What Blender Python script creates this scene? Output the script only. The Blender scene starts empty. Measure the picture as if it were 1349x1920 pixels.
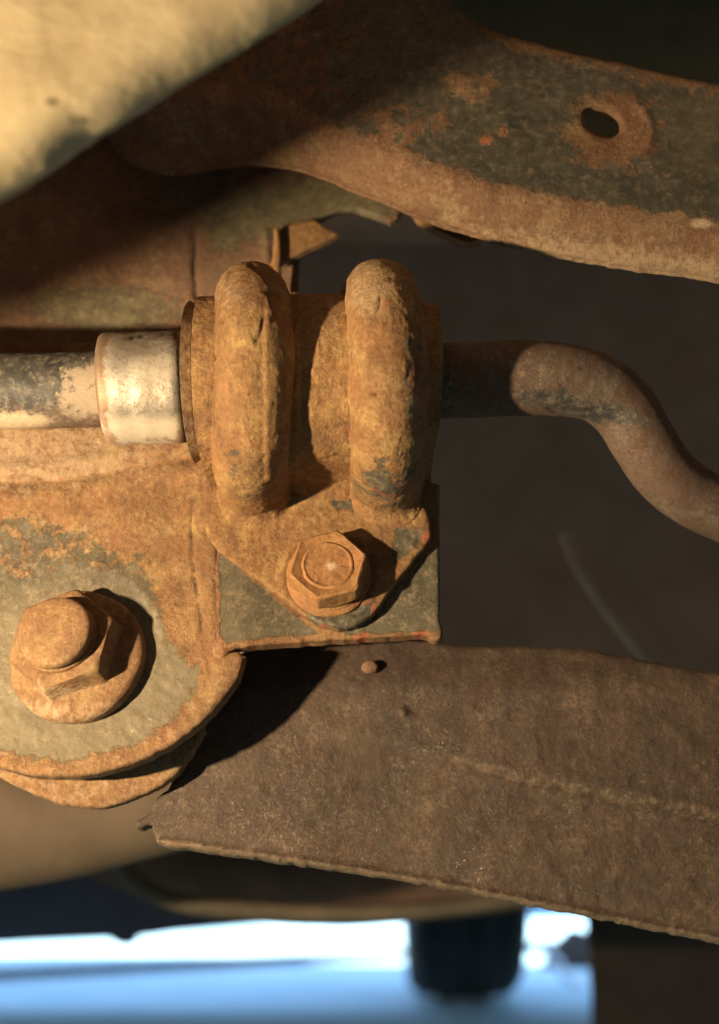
import bpy, bmesh, math, random
import numpy as np
from mathutils import Vector
from mathutils.geometry import delaunay_2d_cdt
R = math.radians
random.seed(4); np.random.seed(4)
sc = bpy.context.scene
col = sc.collection

# ------------------------------------------------------------------ camera
F = 2400.0                      # focal length in pixels of the 1349x1920 photograph
PITCH, TILT = R(14.0), R(21.0)  # camera pitch; angle between the view axis and the plates' normal
H = 0.32
cam_d = bpy.data.cameras.new('camera'); cam = bpy.data.objects.new('camera', cam_d); col.objects.link(cam)
cam_d.sensor_fit = 'VERTICAL'; cam_d.sensor_height = 36; cam_d.lens = F/1920*36
cam_d.clip_start = 0.005; cam_d.clip_end = 400
cam.location = (0, 0, H); cam.rotation_euler = (R(90)+PITCH, 0, 0)
cam_d.dof.use_dof = True; cam_d.dof.focus_distance = 0.320; cam_d.dof.aperture_fstop = 8.5
sc.camera = cam
# ------------------------------------------------------------------ sky, sun, torch, exposure
SUN_EL, SUN_AZ = R(59), R(8)
w = bpy.data.worlds.new('World'); sc.world = w; w.use_nodes = True
nt = w.node_tree
sky = nt.nodes.new('ShaderNodeTexSky'); sky.sky_type = 'NISHITA'; sky.sun_disc = False
sky.sun_elevation = SUN_EL; sky.sun_rotation = R(180)+SUN_AZ
nt.links.new(sky.outputs[0], nt.nodes['Background'].inputs[0]); nt.nodes['Background'].inputs[1].default_value = 0.15
sd = bpy.data.lights.new('sun', 'SUN'); sun = bpy.data.objects.new('sun', sd); col.objects.link(sun)
sd.energy = 4.0; sd.angle = R(0.5); sd.color = (1, .95, .88)
sun.rotation_euler = (R(90)-SUN_EL, 0, -SUN_AZ)
TORCH_W = 2.7
sc.view_settings.view_transform = 'Standard'; sc.view_settings.look = 'None'
sc.view_settings.exposure = 1.95; sc.view_settings.gamma = 1

# ------------------------------------------------------------------ coordinates (millimetres in, metres out)
cA, sA, cP, sP = math.cos(TILT), math.sin(TILT), math.cos(PITCH), math.sin(PITCH)
def asm(p):
    """assembly frame (x right, y away from camera, z up along the plates; mm) -> world metres"""
    p = np.asarray(p, float)
    x, Y, z = p[..., 0], p[..., 1], p[..., 2]
    f = Y*cA + z*sA; u = -Y*sA + z*cA
    return np.stack([x, f*cP-u*sP, f*sP+u*cP+H*1000], -1)/1000
def ray(u, v):
    dv = v-960.0
    return (u-674.5, F*cA+dv*sA, F*sA-dv*cA)
def ap(u, v, Y):
    """assembly-frame point that sits on plane Y where the photo shows pixel (u, v)"""
    u, v, Y = np.broadcast_arrays(np.asarray(u, float), np.asarray(v, float), np.asarray(Y, float))
    a, b, c = ray(u, v); t = Y/b
    return np.stack([a*t, Y, c*t], -1)
def wy(u, v, y):
    """world point on the vertical plane y (m)"""
    dv = v-960.0; d = Vector((u-674.5, F*cP+dv*sP, F*sP-dv*cP)); return Vector((0, 0, H))+d*(y/d.y)
def wg(u, v, z=0):
    dv = v-960.0; d = Vector((u-674.5, F*cP+dv*sP, F*sP-dv*cP)); return Vector((0, 0, H))+d*((z-H)/d.z)

# torch: a warm hand lamp held left of the camera
td = bpy.data.lights.new('torch', 'SPOT'); torch = bpy.data.objects.new('torch', td); col.objects.link(torch)
td.energy = TORCH_W; td.color = (1, .75, .45); td.shadow_soft_size = 0.0056; td.spot_size = R(150); td.spot_blend = .6
TL = np.array([-228., 122., 24.])
torch.location = asm(TL)
torch.rotation_euler = (Vector(asm((0, 330, 130)))-torch.location).to_track_quat('-Z', 'Y').to_euler()

# ------------------------------------------------------------------ numpy noise
def _h(i, j, k, seed):
    n = (i*374761393 + j*668265263 + k*2147483647*3 + seed*1274126177) & 0xffffffff
    n = ((n ^ (n >> 13))*1274126177) & 0xffffffff
    return ((n ^ (n >> 16)) & 0xffff)/65535.0
def noise3(p, seed=0):
    p = np.asarray(p, float); i = np.floor(p).astype(np.int64); f = p-i; f = f*f*(3-2*f)
    r = 0
    for a in (0, 1):
        for b in (0, 1):
            for c in (0, 1):
                wt = (f[..., 0] if a else 1-f[..., 0])*(f[..., 1] if b else 1-f[..., 1])*(f[..., 2] if c else 1-f[..., 2])
                r = r+wt*_h(i[..., 0]+a, i[..., 1]+b, i[..., 2]+c, seed)
    return r*2-1
def fbm(p, s, oct=4, seed=0):
    p = np.asarray(p, float)*s; r = 0; a = 1; t = 0
    for o in range(oct):
        r = r+a*noise3(p*(2.03**o)+o*17.3, seed+o); t += a; a *= .55
    return r/t
def sst(a, b, x):
    t = np.clip((np.asarray(x, float)-a)/(b-a), 0, 1); return t*t*(3-2*t)
def segdist(u, v, pts, closed=False):
    pts = list(pts); n = len(pts); best = np.full(np.shape(u), 1e9)
    for i in range(n if closed else n-1):
        x0, y0 = pts[i]; x1, y1 = pts[(i+1) % n]; dx, dy = x1-x0, y1-y0; L = dx*dx+dy*dy+1e-9
        t = np.clip(((u-x0)*dx+(v-y0)*dy)/L, 0, 1)
        best = np.minimum(best, np.hypot(u-x0-t*dx, v-y0-t*dy))
    return best
def inside(u, v, pts):
    r = np.zeros(np.shape(u), bool); n = len(pts)
    for i in range(n):
        x0, y0 = pts[i]; x1, y1 = pts[(i+1) % n]
        if y0 == y1: continue
        c = ((y0 > v) != (y1 > v)) & (u < (x1-x0)*(v-y0)/(y1-y0)+x0); r ^= c
    return r
def area(u, v, pts, soft=15):
    d = segdist(u, v, pts, True); d = np.where(inside(u, v, pts), d, -d)
    return sst(-soft, soft, d)
def blob(u, v, cx, cy, rx, ry=None, soft=.4):
    ry = ry or rx; d = np.hypot((u-cx)/rx, (v-cy)/ry); return 1-sst(1-soft, 1+soft, d)

# ------------------------------------------------------------------ object helpers
def thing(name, label, cat, loc=(0, 0, 0), group=None):
    o = bpy.data.objects.new(name, None); col.objects.link(o); o.location = loc; o.empty_display_size = .01
    o['label'] = label; o['category'] = cat
    if group: o['group'] = group
    return o
def tag(o, label, cat, group=None):
    o['label'] = label; o['category'] = cat
    if group: o['group'] = group
    return o
def mk(name, verts, faces, mat, parent=None, attrs=None, smooth=True, label=None, sharp=None):
    """link one mesh object; verts are world metres; origin moved to parent or to the base of the mesh"""
    v = np.asarray(verts, float)
    org = np.array(parent.location if parent and not parent.parent else (parent.matrix_world.translation if parent else
                   (v[:, 0].mean(), v[:, 1].mean(), v[:, 2].min())))
    me = bpy.data.meshes.new(name); me.from_pydata((v-org).tolist(), [], faces if isinstance(faces, list) else faces.tolist()); me.update()
    if smooth: me.polygons.foreach_set('use_smooth', [True]*len(me.polygons))
    if sharp: me.set_sharp_from_angle(angle=R(sharp))
    for k, a in (attrs or {}).items():
        at_ = me.attributes.new(k, 'FLOAT', 'POINT'); at_.data.foreach_set('value', np.asarray(a, float).ravel())
    me.materials.append(mat)
    o = bpy.data.objects.new(name, me); col.objects.link(o)
    if parent: o.parent = parent
    else: o.location = org
    if parent and parent.type == 'MESH': pass
    if label: o['label'] = label
    bm = bmesh.new(); bm.from_mesh(me); bmesh.ops.recalc_face_normals(bm, faces=bm.faces); bm.to_mesh(me); bm.free()
    return o
def setk(o, k='structure'): o['kind'] = k; return o

def densify(poly, step, jag=0, seed=0):
    out = []; n = len(poly)
    for i in range(n):
        a = np.array(poly[i], float); b = np.array(poly[(i+1) % n], float); L = np.linalg.norm(b-a); m = max(1, int(L/step))
        for k in range(m): out.append(a+(b-a)*k/m)
    out = np.array(out)
    if jag:
        q = np.column_stack([out, np.zeros(len(out))])
        d = np.column_stack([fbm(q, .06, 4, seed+50), fbm(q, .06, 4, seed+90)]); out = out+d*jag
    return out
def chaikin(poly, it=2, closed=True):
    P = [np.array(p, float) for p in poly]
    for _ in range(it):
        Q = []; n = len(P)
        rng = range(n) if closed else range(n-1)
        if not closed: Q.append(P[0])
        for i in rng:
            a, b = P[i], P[(i+1) % n]; Q += [a*.75+b*.25, a*.25+b*.75]
        if not closed: Q.append(P[-1])
        P = Q
    return P
def plate(name, poly, Y, thick, mat, parent=None, step=5, bevel=1.0, hfun=None, attrs=None, holes=(), rough=.12, rs=.25,
          jag=1.2, seed=0, smooth_poly=1, label=None, rough2=0):
    """sheet of metal: outline given where the photo shows it, on plane(s) Y (number or function, mm), real thickness, rounded rim"""
    if smooth_poly: poly = chaikin(poly, smooth_poly)
    ring = densify(poly, step*.8, jag, seed); loops = [ring]+[densify(chaikin(h, 1), 3.5, .6, seed+3) for h in holes]
    pts = []; edges = []
    for L in loops:
        s = len(pts); n = len(L); pts += L.tolist(); edges += [(s+i, s+(i+1) % n) for i in range(n)]
    nb = len(pts)
    lo, hi = ring.min(0), ring.max(0)
    gu, gv = np.meshgrid(np.arange(lo[0], hi[0], step), np.arange(lo[1], hi[1], step)); gu = gu.ravel(); gv = gv.ravel()
    gu = gu+np.random.uniform(-.3, .3, gu.size)*step; gv = gv+np.random.uniform(-.3, .3, gv.size)*step
    def dist(u, v):
        d = np.full(np.shape(u), 1e9)
        for L in loops: d = np.minimum(d, segdist(u, v, L[::2] if len(L) > 60 else L, True))
        return d
    ins = inside(gu, gv, [tuple(p) for p in ring])
    for L in loops[1:]: ins &= ~inside(gu, gv, [tuple(p) for p in L])
    gu, gv = gu[ins], gv[ins]; d = dist(gu, gv); k = d > step*.55; gu, gv = gu[k], gv[k]
    px = bevel*7.2
    extra = []
    for L in loops:                       # rings inside the rim so that the rounded edge is smooth
        T = np.roll(L, -1, 0)-np.roll(L, 1, 0); N = np.column_stack([-T[:, 1], T[:, 0]])/(np.linalg.norm(T, axis=1)[:, None]+1e-9)
        for s in (.25, .7, 1.3):
            for sg in (1, -1): extra.append(L+N*sg*px*s)
    ex = np.concatenate(extra); ok = inside(ex[:, 0], ex[:, 1], [tuple(p) for p in ring])
    for L in loops[1:]: ok &= ~inside(ex[:, 0], ex[:, 1], [tuple(p) for p in L])
    ex = ex[ok]; de = dist(ex[:, 0], ex[:, 1]); ex = ex[de > px*.15]
    k = dist(gu, gv) > px*1.5; gu, gv = gu[k], gv[k]
    allp = [Vector(p) for p in pts]+[Vector((a, b)) for a, b in ex]+[Vector((a, b)) for a, b in zip(gu, gv)]
    vo, eo, fo, ov, oe, of = delaunay_2d_cdt(allp, edges, [], 0 if not holes else 0, 1e-4)
    V = np.array([[p.x, p.y] for p in vo]); Fc = np.array([list(f) for f in fo])
    c = V[Fc].mean(1); ok = inside(c[:, 0], c[:, 1], [tuple(p) for p in ring])
    for L in loops[1:]: ok &= ~inside(c[:, 0], c[:, 1], [tuple(p) for p in L])
    Fc = Fc[ok]
    used = np.unique(Fc); remap = -np.ones(len(V), int); remap[used] = np.arange(len(used)); V = V[used]; Fc = remap[Fc]
    u, v = V[:, 0], V[:, 1]
    Yv = Y(u, v) if callable(Y) else np.full(len(u), float(Y))
    d = dist(u, v)/7.2
    back = np.where(d < bevel, bevel-np.sqrt(np.maximum(0, bevel**2-(bevel-d)**2)), 0)
    q = np.column_stack([u/7.2, v/7.2, np.zeros(len(u))])
    h = rough*fbm(q, rs, 5, seed)+ (rough2*np.maximum(0, fbm(q, rs*5, 3, seed+9)) if rough2 else 0)
    if hfun is not None: h = h+hfun(u, v)
    P = ap(u, v, Yv+back-h)
    # boundary edges -> side walls and back sheet
    from collections import Counter
    cnt = Counter()
    for f in Fc:
        for i in range(3):
            a, b = f[i], f[(i+1) % 3]; cnt[(min(a, b), max(a, b))] += 1
    be = [e for e, n in cnt.items() if n == 1]
    Pb = P.copy(); Pb[:, 1] = Yv+thick
    n = len(P)
    W = asm(np.concatenate([P, Pb]))
    faces = [list(map(int, f)) for f in Fc]+[[int(a), int(b), int(b+n), int(a+n)] for a, b in be]+[[int(f[2]+n), int(f[1]+n), int(f[0]+n)] for f in Fc]
    A = {}
    for kk, fn in (attrs or {}).items(): a = fn(u, v); A[kk] = np.concatenate([a, a])
    o = mk(name, W, faces, mat, parent, A, label=label, sharp=55)
    return o
def sweep(name, pts, rad, mat, parent=None, seg=48, per=6, noise=0, ns=.3, seed=0, caps=True, space='asm', attrs=None, label=None, rows=None):
    """tube along a smooth centre line; pts in mm of the assembly frame (or world metres)"""
    P = np.array(pts, float); n = len(P)
    t = np.linspace(0, n-1, (n-1)*per+1); i = np.clip(np.floor(t).astype(int), 0, n-2); f = (t-i)[:, None]
    g = lambda k: P[np.clip(k, 0, n-1)]
    p0, p1, p2, p3 = g(i-1), g(i), g(i+1), g(i+2)
    C = .5*((2*p1)+(-p0+p2)*f+(2*p0-5*p1+4*p2-p3)*f**2+(-p0+3*p1-3*p2+p3)*f**3)
    rr = np.interp(t, np.arange(n), rad if np.ndim(rad) else [rad]*n)
    T = np.gradient(C, axis=0); T /= np.linalg.norm(T, axis=1)[:, None]
    up = np.array([0, 0, 1.]) if abs(T[:, 2]).mean() < .9 else np.array([0, 1., 0])
    N = np.cross(T, up); N /= np.linalg.norm(N, axis=1)[:, None]; B = np.cross(N, T)
    a = np.linspace(0, 2*math.pi, seg, endpoint=False)
    V = C[:, None, :]+rr[:, None, None]*(N[:, None, :]*np.cos(a)[None, :, None]+B[:, None, :]*np.sin(a)[None, :, None])
    if noise:
        d = (V-C[:, None, :])/rr[:, None, None]; V = V+d*noise*fbm(V, ns, 5, seed)[..., None]
    m = len(C); V = V.reshape(-1, 3)
    Fs = [[r*seg+k, r*seg+(k+1) % seg, (r+1)*seg+(k+1) % seg, (r+1)*seg+k] for r in range(m-1) for k in range(seg)]
    if caps: Fs += [list(range(seg))[::-1], [(m-1)*seg+k for k in range(seg)]]
    A = {}
    W = asm(V) if space == 'asm' else V
    if attrs:
        for kk, fn in attrs.items(): A[kk] = fn(V)
    return mk(name, W, Fs, mat, parent, A, label=label, sharp=60)
def box(name, lo, hi, mat, parent=None, bev=0, label=None):
    bm = bmesh.new(); bmesh.ops.create_cube(bm, size=1)
    lo, hi = Vector(lo), Vector(hi)
    for v in bm.verts: v.co = Vector([lo[i]+(v.co[i]+.5)*(hi[i]-lo[i]) for i in range(3)])
    if bev: bmesh.ops.bevel(bm, geom=bm.edges[:], offset=bev, segments=3, affect='EDGES')
    V = [tuple(v.co) for v in bm.verts]; bm.verts.index_update(); Fs = [[v.index for v in f.verts] for f in bm.faces]; bm.free()
    return mk(name, V, Fs, mat, parent, smooth=False, label=label)

# ------------------------------------------------------------------ materials
class NT:
    def __init__(s, name):
        s.m = bpy.data.materials.new(name); s.m.use_nodes = True; s.t = s.m.node_tree; s.b = s.t.nodes['Principled BSDF']
        s.co = s.t.nodes.new('ShaderNodeTexCoord').outputs['Object']
    def link(s, a, b): s.t.links.new(a, b)
    def noise(s, scale, detail=6, rough=.6, dist=0, co=None):
        n = s.t.nodes.new('ShaderNodeTexNoise'); n.inputs['Scale'].default_value = scale; n.inputs['Detail'].default_value = detail
        n.inputs['Roughness'].default_value = rough; n.inputs['Distortion'].default_value = dist; s.link(co or s.co, n.inputs['Vector']); return n.outputs['Fac']
    def vor(s, scale, feat='F1', co=None, rand=1):
        n = s.t.nodes.new('ShaderNodeTexVoronoi'); n.feature = feat; n.inputs['Scale'].default_value = scale; n.inputs['Randomness'].default_value = rand
        s.link(co or s.co, n.inputs['Vector']); return n.outputs['Distance']
    def stretch(s, sc_, rot=(0, 0, 0)):
        n = s.t.nodes.new('ShaderNodeMapping'); n.inputs['Scale'].default_value = sc_; n.inputs['Rotation'].default_value = rot; s.link(s.co, n.inputs[0]); return n.outputs[0]
    def math(s, op, a, b=0, c=None, clamp=False):
        n = s.t.nodes.new('ShaderNodeMath'); n.operation = op; n.use_clamp = clamp
        for i, x in enumerate((a, b, c)):
            if x is None: continue
            if isinstance(x, (int, float)): n.inputs[i].default_value = x
            else: s.link(x, n.inputs[i])
        return n.outputs[0]
    def ramp(s, x, stops):
        n = s.t.nodes.new('ShaderNodeValToRGB'); e = n.color_ramp.elements
        while len(e) < len(stops): e.new(.5)
        for el, (p, c) in zip(e, stops):
            el.position = p; el.color = (c, c, c, 1) if isinstance(c, (int, float)) else (*c, 1)
        s.link(x, n.inputs[0]); return n.outputs[0]
    def mix(s, f, a, b, mode='MIX'):
        n = s.t.nodes.new('ShaderNodeMix'); n.data_type = 'RGBA'; n.blend_type = mode
        for sock, x in ((n.inputs[0], f), (n.inputs[6], a), (n.inputs[7], b)):
            if isinstance(x, (int, float)): sock.default_value = x
            elif isinstance(x, tuple): sock.default_value = (*x, 1)
            else: s.link(x, sock)
        return n.outputs[2]
    def attr(s, name):
        n = s.t.nodes.new('ShaderNodeAttribute'); n.attribute_name = name; return n.outputs['Fac']
    def thr(s, mask, noise, k=.9, w=.08):
        """ragged edge: mask pushed about by noise, then cut"""
        x = s.math('ADD', mask, s.math('MULTIPLY', s.math('SUBTRACT', noise, .5), k)); return s.ramp(x, [(.5-w, 0.), (.5+w, 1.)])
    def bump(s, hgt, strength, dist, nrm=None):
        n = s.t.nodes.new('ShaderNodeBump'); n.inputs['Strength'].default_value = strength; n.inputs['Distance'].default_value = dist
        s.link(hgt, n.inputs['Height'])
        if nrm: s.link(nrm, n.inputs['Normal'])
        return n.outputs[0]
    def out(s, base, rough, nrm=None, metal=0, spec=.5):
        s.link(base, s.b.inputs['Base Color']) if not isinstance(base, tuple) else setattr(s.b.inputs['Base Color'], 'default_value', (*base, 1))
        for nme, x in (('Roughness', rough), ('Metallic', metal), ('Specular IOR Level', spec)):
            if isinstance(x, (int, float)): s.b.inputs[nme].default_value = x
            else: s.link(x, s.b.inputs[nme])
        if nrm: s.link(nrm, s.b.inputs['Normal'])
        return s.m

def rust_mat(name, dark=(.085, .035, .018), mid=(.275, .150, .062), light=(.43, .282, .128), dustc=(.50, .36, .22), paintc=(.054, .048, .034),
             paint2=(.105, .092, .060), dust_amt=.25, bump=1.0, coarse=1.0, base_rough=.72, glint=.5, spread=1.0, hue_amt=.4, fibre=0, speck=.5, pale_fibre=1.0):
    s = NT(name)
    n0 = s.noise(38, 5, .6); n1 = s.noise(190*coarse, 10, .72); n2 = s.noise(760*coarse, 8, .75); n3 = s.noise(2600, 4, .7)
    mixn = s.math('ADD', s.math('MULTIPLY', n0, .25), s.math('ADD', s.math('MULTIPLY', n1, .40), s.math('MULTIPLY', n2, .35)))
    c = s.ramp(mixn, [(.5-.13*spread, dark), (.5-.045*spread, tuple((np.array(dark)*.35+np.array(mid)*.65).tolist())), (.5+.03*spread, mid), (.5+.13*spread, light)])
    # red-brown and yellow drifts
    hue = s.noise(110, 9, .7)
    c = s.mix(s.ramp(hue, [(.50, 0.), (.62, hue_amt)]), c, tuple((np.array(mid)*np.array((1.05, .80, .9))).tolist()))
    c = s.mix(s.ramp(hue, [(.36, hue_amt), (.47, 0.)]), c, tuple((np.array(light)*np.array((.92, 1.02, .95))).tolist()))
    # stains: browner, greyer areas with their own outlines, and run-off drawn down the part
    st = s.noise(55, 9, .72, .5); run = s.noise(120, 8, .7, .3, co=s.stretch((1, 1, .30)))
    stm = s.math('MULTIPLY', s.ramp(st, [(.47, 0.), (.60, 1.)]), .62); c = s.mix(stm, c, s.mix(n2, tuple((np.array(dark)*1.1).tolist()), tuple((np.array(mid)*.85).tolist())))
    c = s.mix(s.math('MULTIPLY', s.ramp(run, [(.53, 0.), (.64, 1.)]), .45), c, tuple((np.array(dark)*1.25).tolist()))
    if fibre:
        fl = s.math('ABSOLUTE', s.math('SUBTRACT', s.noise(170, 5, .6, 1.4), .5)); fm = s.math('MULTIPLY', s.ramp(fl, [(.0, 1.), (.016, 0.)]), s.ramp(s.noise(75, 5), [(.48, 0.), (.58, 1.)]))
        c = s.mix(s.math('MULTIPLY', fm, fibre*pale_fibre), c, dustc)
        fl = s.math('ABSOLUTE', s.math('SUBTRACT', s.noise(260, 4, .6, 1.0), .5)); fm2 = s.math('MULTIPLY', s.ramp(fl, [(.0, 1.), (.02, 0.)]), s.ramp(s.noise(95, 5), [(.50, 0.), (.58, 1.)]))
        c = s.mix(s.math('MULTIPLY', fm2, fibre), c, tuple((np.array(dark)*.6).tolist()))
    # dark specks and pits
    pit = s.ramp(s.vor(900*coarse), [(.06, 1.), (.2, 0.)]); pitm = s.math('MULTIPLY', pit, s.ramp(s.noise(210, 4), [(.46, 0.), (.56, 1.)]))
    c = s.mix(s.math('MULTIPLY', pitm, .75), c, (.035, .018, .012))
    # fresh orange bloom
    # pale dust settled in a fine crust; the arm's lit edges are painted with it too
    dn = s.noise(480, 9, .74)
    dm = s.math('ADD', s.math('MULTIPLY', s.attr('dust'), .9), dust_amt*.35)
    dmask = s.thr(dm, dn, 1.5, .14)
    c = s.mix(s.math('MULTIPLY', dmask, .72), c, s.mix(n3, dustc, tuple((np.array(dustc)*.62).tolist())))
    # primer red patches
    rm = s.thr(s.attr('red'), n1, 1.0, .05); c = s.mix(s.math('MULTIPLY', rm, .85), c, (.36, .115, .055))
    # remaining paint
    pn = s.noise(300*coarse, 10, .74)
    pm = s.thr(s.attr('paint'), pn, 2.3, .10)
    pc = s.mix(s.ramp(n1, [(.4, 0.), (.62, 1.)]), paintc, paint2)
    pc = s.mix(s.math('MULTIPLY', s.ramp(dn, [(.50, 0.), (.72, 1.)]), speck), pc, dustc)
    pc = s.mix(s.math('MULTIPLY', s.attr('film'), .55), pc, s.mix(n0, (.16, .132, .078), (.26, .20, .115)))
    c = s.mix(pm, c, pc)
    # crack / grime lines
    c = s.mix(s.math('MULTIPLY', s.attr('grime'), .9), c, (.018, .012, .009))
    c = s.mix(s.math('MULTIPLY', s.attr('pale'), s.ramp(n2, [(.35, .4), (.6, 1.)])), c, (.62, .47, .31))
    # relief
    flakes = s.vor(420*coarse, 'SMOOTH_F1')
    hgt = s.math('ADD', s.math('MULTIPLY', n2, .55), s.math('ADD', s.math('MULTIPLY', n1, 1.1), s.math('MULTIPLY', flakes, .28)))
    hgt = s.math('SUBTRACT', hgt, s.math('MULTIPLY', pitm, .30))
    rh = s.math('MULTIPLY', hgt, s.math('SUBTRACT', 1, s.math('MULTIPLY', pm, .72)))
    rh = s.math('ADD', rh, s.math('MULTIPLY', dmask, .12)); rh = s.math('SUBTRACT', rh, s.math('MULTIPLY', pm, .25))
    b1 = s.bump(rh, .55*bump, .0016)
    b2 = s.bump(n3, .30*bump, .00035, b1)
    # damp, glinting crystals here and there
    gl = s.ramp(s.noise(1300, 3, .6), [(.56, 0.), (.63, 1.)]); gz = s.ramp(s.noise(60, 3), [(.46, 0.), (.60, 1.)])
    g = s.math('MULTIPLY', s.math('MULTIPLY', gl, gz), glint); g = s.math('ADD', g, s.math('MULTIPLY', s.attr('wet'), s.math('MULTIPLY', gl, .9)), clamp=True)
    ro = s.math('SUBTRACT', base_rough, s.math('MULTIPLY', g, .62)); ro = s.math('SUBTRACT', ro, s.math('MULTIPLY', pm, .16), clamp=True)
    return s.out(c, ro, b2, 0, s.math('ADD', .40, s.math('MULTIPLY', g, .6)))

M = {}
M['rust'] = rust_mat('rust_plate', glint=.8)
M['rust_bracket'] = rust_mat('rust_bracket', mid=(.30, .165, .062), light=(.45, .29, .122), glint=.6, dust_amt=.35)
M['rust_bolt'] = rust_mat('rust_bolt', dark=(.12, .05, .02), mid=(.34, .165, .060), light=(.47, .27, .115), coarse=1.2, bump=.8, dust_amt=.2)
M['rust_pivot'] = rust_mat('rust_pivot', mid=(.255, .142, .062), light=(.40, .255, .118), coarse=1.3, bump=.8, dust_amt=.15)
M['rail'] = rust_mat('rail_paint', mid=(.19, .108, .055), light=(.31, .21, .12), paintc=(.026, .028, .022), paint2=(.060, .059, .045), dust_amt=.30, glint=.5, fibre=.4, speck=.28)
M['arm'] = rust_mat('arm_dirt', dark=(.036, .024, .017), mid=(.085, .056, .038), light=(.17, .112, .075), dustc=(.27, .19, .12), dust_amt=.18, hue_amt=.25, spread=1.0, fibre=.5, bump=.75, coarse=1.25, base_rough=.62, glint=.7)
M['back'] = rust_mat('inner_panel', dark=(.09, .055, .036), mid=(.20, .115, .070), light=(.30, .20, .12), paint2=(.12, .11, .06), dust_amt=.2)
M['bar'] = rust_mat('bar_paint', mid=(.13, .095, .07), light=(.21, .155, .115), paintc=(.030, .029, .027), paint2=(.075, .068, .055), dustc=(.46, .37, .26), dust_amt=.12, fibre=.9, pale_fibre=.12, bump=.6)

def simple(name, c1, c2, scale, rough=.8, bstr=.3, bdist=.001, metal=0, c3=None, detail=7):
    s = NT(name); a = s.noise(scale, detail, .65, .3); b = s.noise(scale*6, 4)
    c = s.mix(s.ramp(a, [(.35, 0.), (.65, 1.)]), c1, c2)
    if c3: c = s.mix(s.ramp(b, [(.55, 0.), (.7, .8)]), c, c3)
    return s.out(c, rough, s.bump(s.math('ADD', a, s.math('MULTIPLY', b, .3)), bstr, bdist), metal)
M['void'] = simple('underbody_grime', (.38, .255, .19), (.47, .325, .25), 30, .9)  # brown lightened to bounce torch light and lift the shadows
M['green'] = simple('body_underseal', (.11, .125, .09), (.17, .18, .13), 25, .85)
M['rubber'] = simple('bushing_rubber', (.02, .017, .015), (.05, .038, .03), 120, .8)
M['tyre'] = simple('tyre_rubber', (.018, .017, .016), (.04, .036, .032), 30, .85)
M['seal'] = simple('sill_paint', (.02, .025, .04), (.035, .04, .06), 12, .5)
M['tan_rubber'] = simple('flap_rubber', (.055, .040, .032), (.085, .062, .048), 14, .85)
M['kerb_tan'] = simple('rod_tan', (.42, .31, .22), (.52, .39, .28), 60)
M['ground'] = simple('pale_road', (.42, .72, .82), (.55, .80, .88), 6, .9, .4, .004, c3=(.33, .58, .68))  # cyan tint puts the blue of the skylight into the road colour
M['kerbm'] = simple('kerb_joint', (.06, .07, .09), (.12, .13, .16), 20, .9)
M['hose'] = simple('hose_dirt', (.085, .066, .045), (.14, .11, .075), 60, .7)
M['pipe'] = simple('exhaust_rust', (.10, .05, .035), (.20, .11, .07), 14, .8, c3=(.10, .05, .035))
M['dusty'] = simple('dusty_arm', (.085, .060, .040), (.135, .098, .063), 22, .8)

s = NT('dusty_shield')                       # clay-coloured splash shield
a = s.noise(26, 8, .62, .6); b = s.noise(150, 6, .7); st = s.noise(30, 6, .6, .8, co=s.stretch((1, 1, .35), (0, .5, .3)))
c = s.ramp(s.math('ADD', s.math('MULTIPLY', a, .6), s.math('MULTIPLY', st, .4)), [(.36, (.30, .235, .135)), (.47, (.45, .36, .21)), (.60, (.56, .46, .28))])
c = s.mix(s.ramp(b, [(.56, 0.), (.70, .4)]), c, (.34, .265, .15))
c = s.mix(s.math('MULTIPLY', s.attr('grime'), .85), c, (.07, .045, .03))
M['shield'] = s.out(c, .75, s.bump(s.math('ADD', a, s.math('MULTIPLY', b, .35)), .3, .002))

s = NT('dull_silver_collar')                 # worn plated steel
a = s.noise(90, 6, .65, .5); b = s.noise(700, 6, .72); cc = s.noise(260, 7, .7)
c = s.mix(s.ramp(a, [(.42, 0.), (.6, 1.)]), (.52, .47, .40), (.36, .31, .25))
c = s.mix(s.ramp(b, [(.50, 0.), (.62, .7)]), c, (.22, .16, .10))
c = s.mix(s.math('MULTIPLY', s.attr('dust'), s.ramp(cc, [(.3, .5), (.6, 1.)])), c, (.55, .47, .36))
c = s.mix(s.math('MULTIPLY', s.thr(s.attr('red'), cc, 1.6, .12), .75), c, s.mix(b, (.12, .055, .025), (.32, .18, .09)))
c = s.mix(s.attr('grime'), c, (.05, .035, .025))
ro = s.math('ADD', .38, s.math('MULTIPLY', s.attr('dust'), .35)); ro = s.math('ADD', ro, s.math('MULTIPLY', b, .22))
M['silver'] = s.out(c, ro, s.bump(s.math('ADD', cc, s.math('MULTIPLY', b, .5)), .30, .0006), s.math('SUBTRACT', .74, s.math('MULTIPLY', s.attr('dust'), .6)))

# ------------------------------------------------------------------ setting: ground, kerb line, far things
gp = 60
n = 60; gx, gy = np.meshgrid(np.linspace(-gp, gp, n), np.linspace(-gp, gp, n))
V = np.column_stack([gx.ravel(), gy.ravel(), np.zeros(n*n)])
ground = setk(mk('ground', V, [[j*n+i, j*n+i+1, (j+1)*n+i+1, (j+1)*n+i] for j in range(n-1) for i in range(n-1)], M['ground']))
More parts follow.
